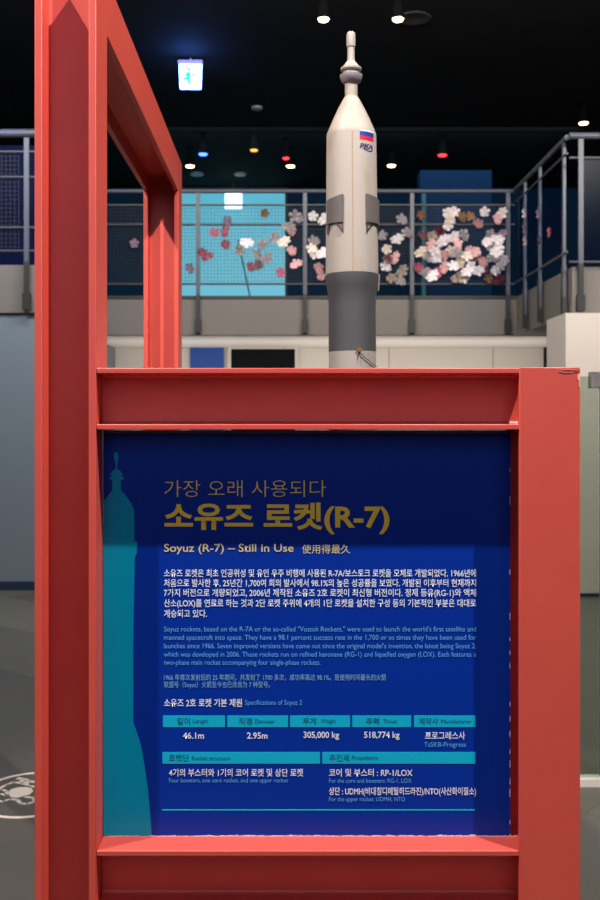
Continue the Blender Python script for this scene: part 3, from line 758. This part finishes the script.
# small lights seen through the railing on the left
def bulb(x, y, D, m, r, label):
    o = thing('pendant_light', label, 'light', ((x-285)*D/1000, D, EYE+(422-y)*D/1000))
    bm = bmesh.new(); bmesh.ops.create_icosphere(bm, subdivisions=2, radius=r); fin('bulb', bm, m, o, smooth=True)
    bm = bmesh.new(); tube(bm, (0, 0, r*.8), (0, 0, CEIL-(EYE+(422-y)*D/1000)), .004, 6); fin('cord', bm, M['trim'], o)
bulb(9, 213, 12, mat('soft_glow', (.8, .9, .7), .5, emit=(.42, .5, .36), estr=1.2), .026, 'pale round light behind the left railing mesh')
bulb(17, 218.5, 12, M['lampblue'], .026, 'blue round light behind the left railing mesh')
bulb(31.5, 226.5, 12.4, mat('soft_white', (.9, .9, .9), .5, emit=(.75, .8, .85), estr=1.2), .026, 'white round light just left of the red post')

# ------------------------------------------------------------------ floor decal
dc = thing('floor_decal', 'round white line drawing sticker on the grey floor at left', 'floor sticker', ((32-285)*3.9/1000, 3.9, 0))
def ring(bm, cx, cy, rx, ry, wd, z0=.0, z1=.0016, n=72, a0=0, a1=2*PI):
    pr = None
    for i in range(n+1):
        a = a0+(a1-a0)*i/n; c_, s_ = math.cos(a), math.sin(a)
        cur = [bm.verts.new((cx+(rx+d)*c_, cy+(ry+d)*s_, z)) for d in (-wd/2, wd/2) for z in (z0, z1)]
        if pr:
            bm.faces.new((pr[1], pr[3], cur[3], cur[1])); bm.faces.new((pr[0], cur[0], cur[2], pr[2])); bm.faces.new((pr[0], pr[1], cur[1], cur[0])); bm.faces.new((pr[2], cur[2], cur[3], pr[3]))
        pr = cur
def strip(bm, pts, wd):
    for p_, q_ in zip(pts, pts[1:]):
        p_ = Vector(p_); q_ = Vector(q_); u = (q_-p_).normalized(); n_ = Vector((-u.y, u.x))*wd/2; e = u*wd*.3
        c_ = [p_-e+n_, q_+e+n_, q_+e-n_, p_-e-n_]
        prism(bm, [(a.x, a.y) for a in c_], lambda x, y: (x, y, 0), lambda x, y: (x, y, .0016))
def g(x, y): D_ = EYE/((y-422)/1000); return ((x-285)*D_/1000-dc.location.x, D_-3.9)
bm = bmesh.new(); ring(bm, 0, 0, .215, .235, .017); fin('outer_ring', bm, M['decal'], dc)
bm = bmesh.new()
pts = [g(x, y) for x, y in ((8, 793), (11, 789.5), (18, 787.6), (26, 787.2), (32, 788.8), (33.2, 791.6), (30, 794.6), (24, 796.4), (18, 797.8), (11, 797.4))]
prism(bm, pts, lambda x, y: (x, y, 0), lambda x, y: (x, y, .0016)); fin('filled_shape', bm, M['decal'], dc)
bm = bmesh.new()
strip(bm, [g(*p_) for p_ in ((1, 788), (7, 784.6), (14, 782.2), (22, 783.6), (30, 785.8), (37, 787.6), (43, 790))], .014)
strip(bm, [g(*p_) for p_ in ((-4, 789), (2, 789.6), (7, 791.6), (6.5, 795.5), (0, 793.8), (-6, 792.6))], .014)
strip(bm, [g(*p_) for p_ in ((-4, 801.2), (4, 801.4), (10, 799.2), (17, 800), (21, 803.6), (27, 804), (33, 802.4), (35, 800), (32.5, 797.8), (26, 797.2))], .014)
for a, b in ((20, 778.6), (24, 779.4), (28, 780.8), (32, 781.8), (23, 781), (26.5, 782.6)): strip(bm, [g(a-1.6, b), g(a+1.6, b+.3)], .02)
fin('line_drawing', bm, M['decal'], dc)

# ------------------------------------------------------------------ glass barrier at the right edge
D = 4.0
gb = thing('glass_barrier', 'greenish glass barrier with steel clamp at the right edge, behind the frame', 'barrier', ((590-285)*.004, D, 0))
gz = EYE+(422-376.5)*.004
bm = bmesh.new(); box(bm, -.13, .034, -.005, .005, .03, gz); fin('glass_pane', bm, M['glass'], gb)
bm = bmesh.new(); box(bm, .001, .12, -.03, .03, EYE+(422-388)*.004, EYE+(422-372)*.004); fin('clamp', bm, M['clamp'], gb, bevel=.002)
bm = bmesh.new(); tube(bm, (.062, 0, 0), (.062, 0, EYE+(422-388)*.004), .024, 20); fin('post', bm, mat('blue_steel', (.12, .25, .42), .25, .6), gb, smooth=True)
bm = bmesh.new(); box(bm, -.14, .12, -.03, .03, 0, .03); fin('floor_rail', bm, M['clamp'], gb)
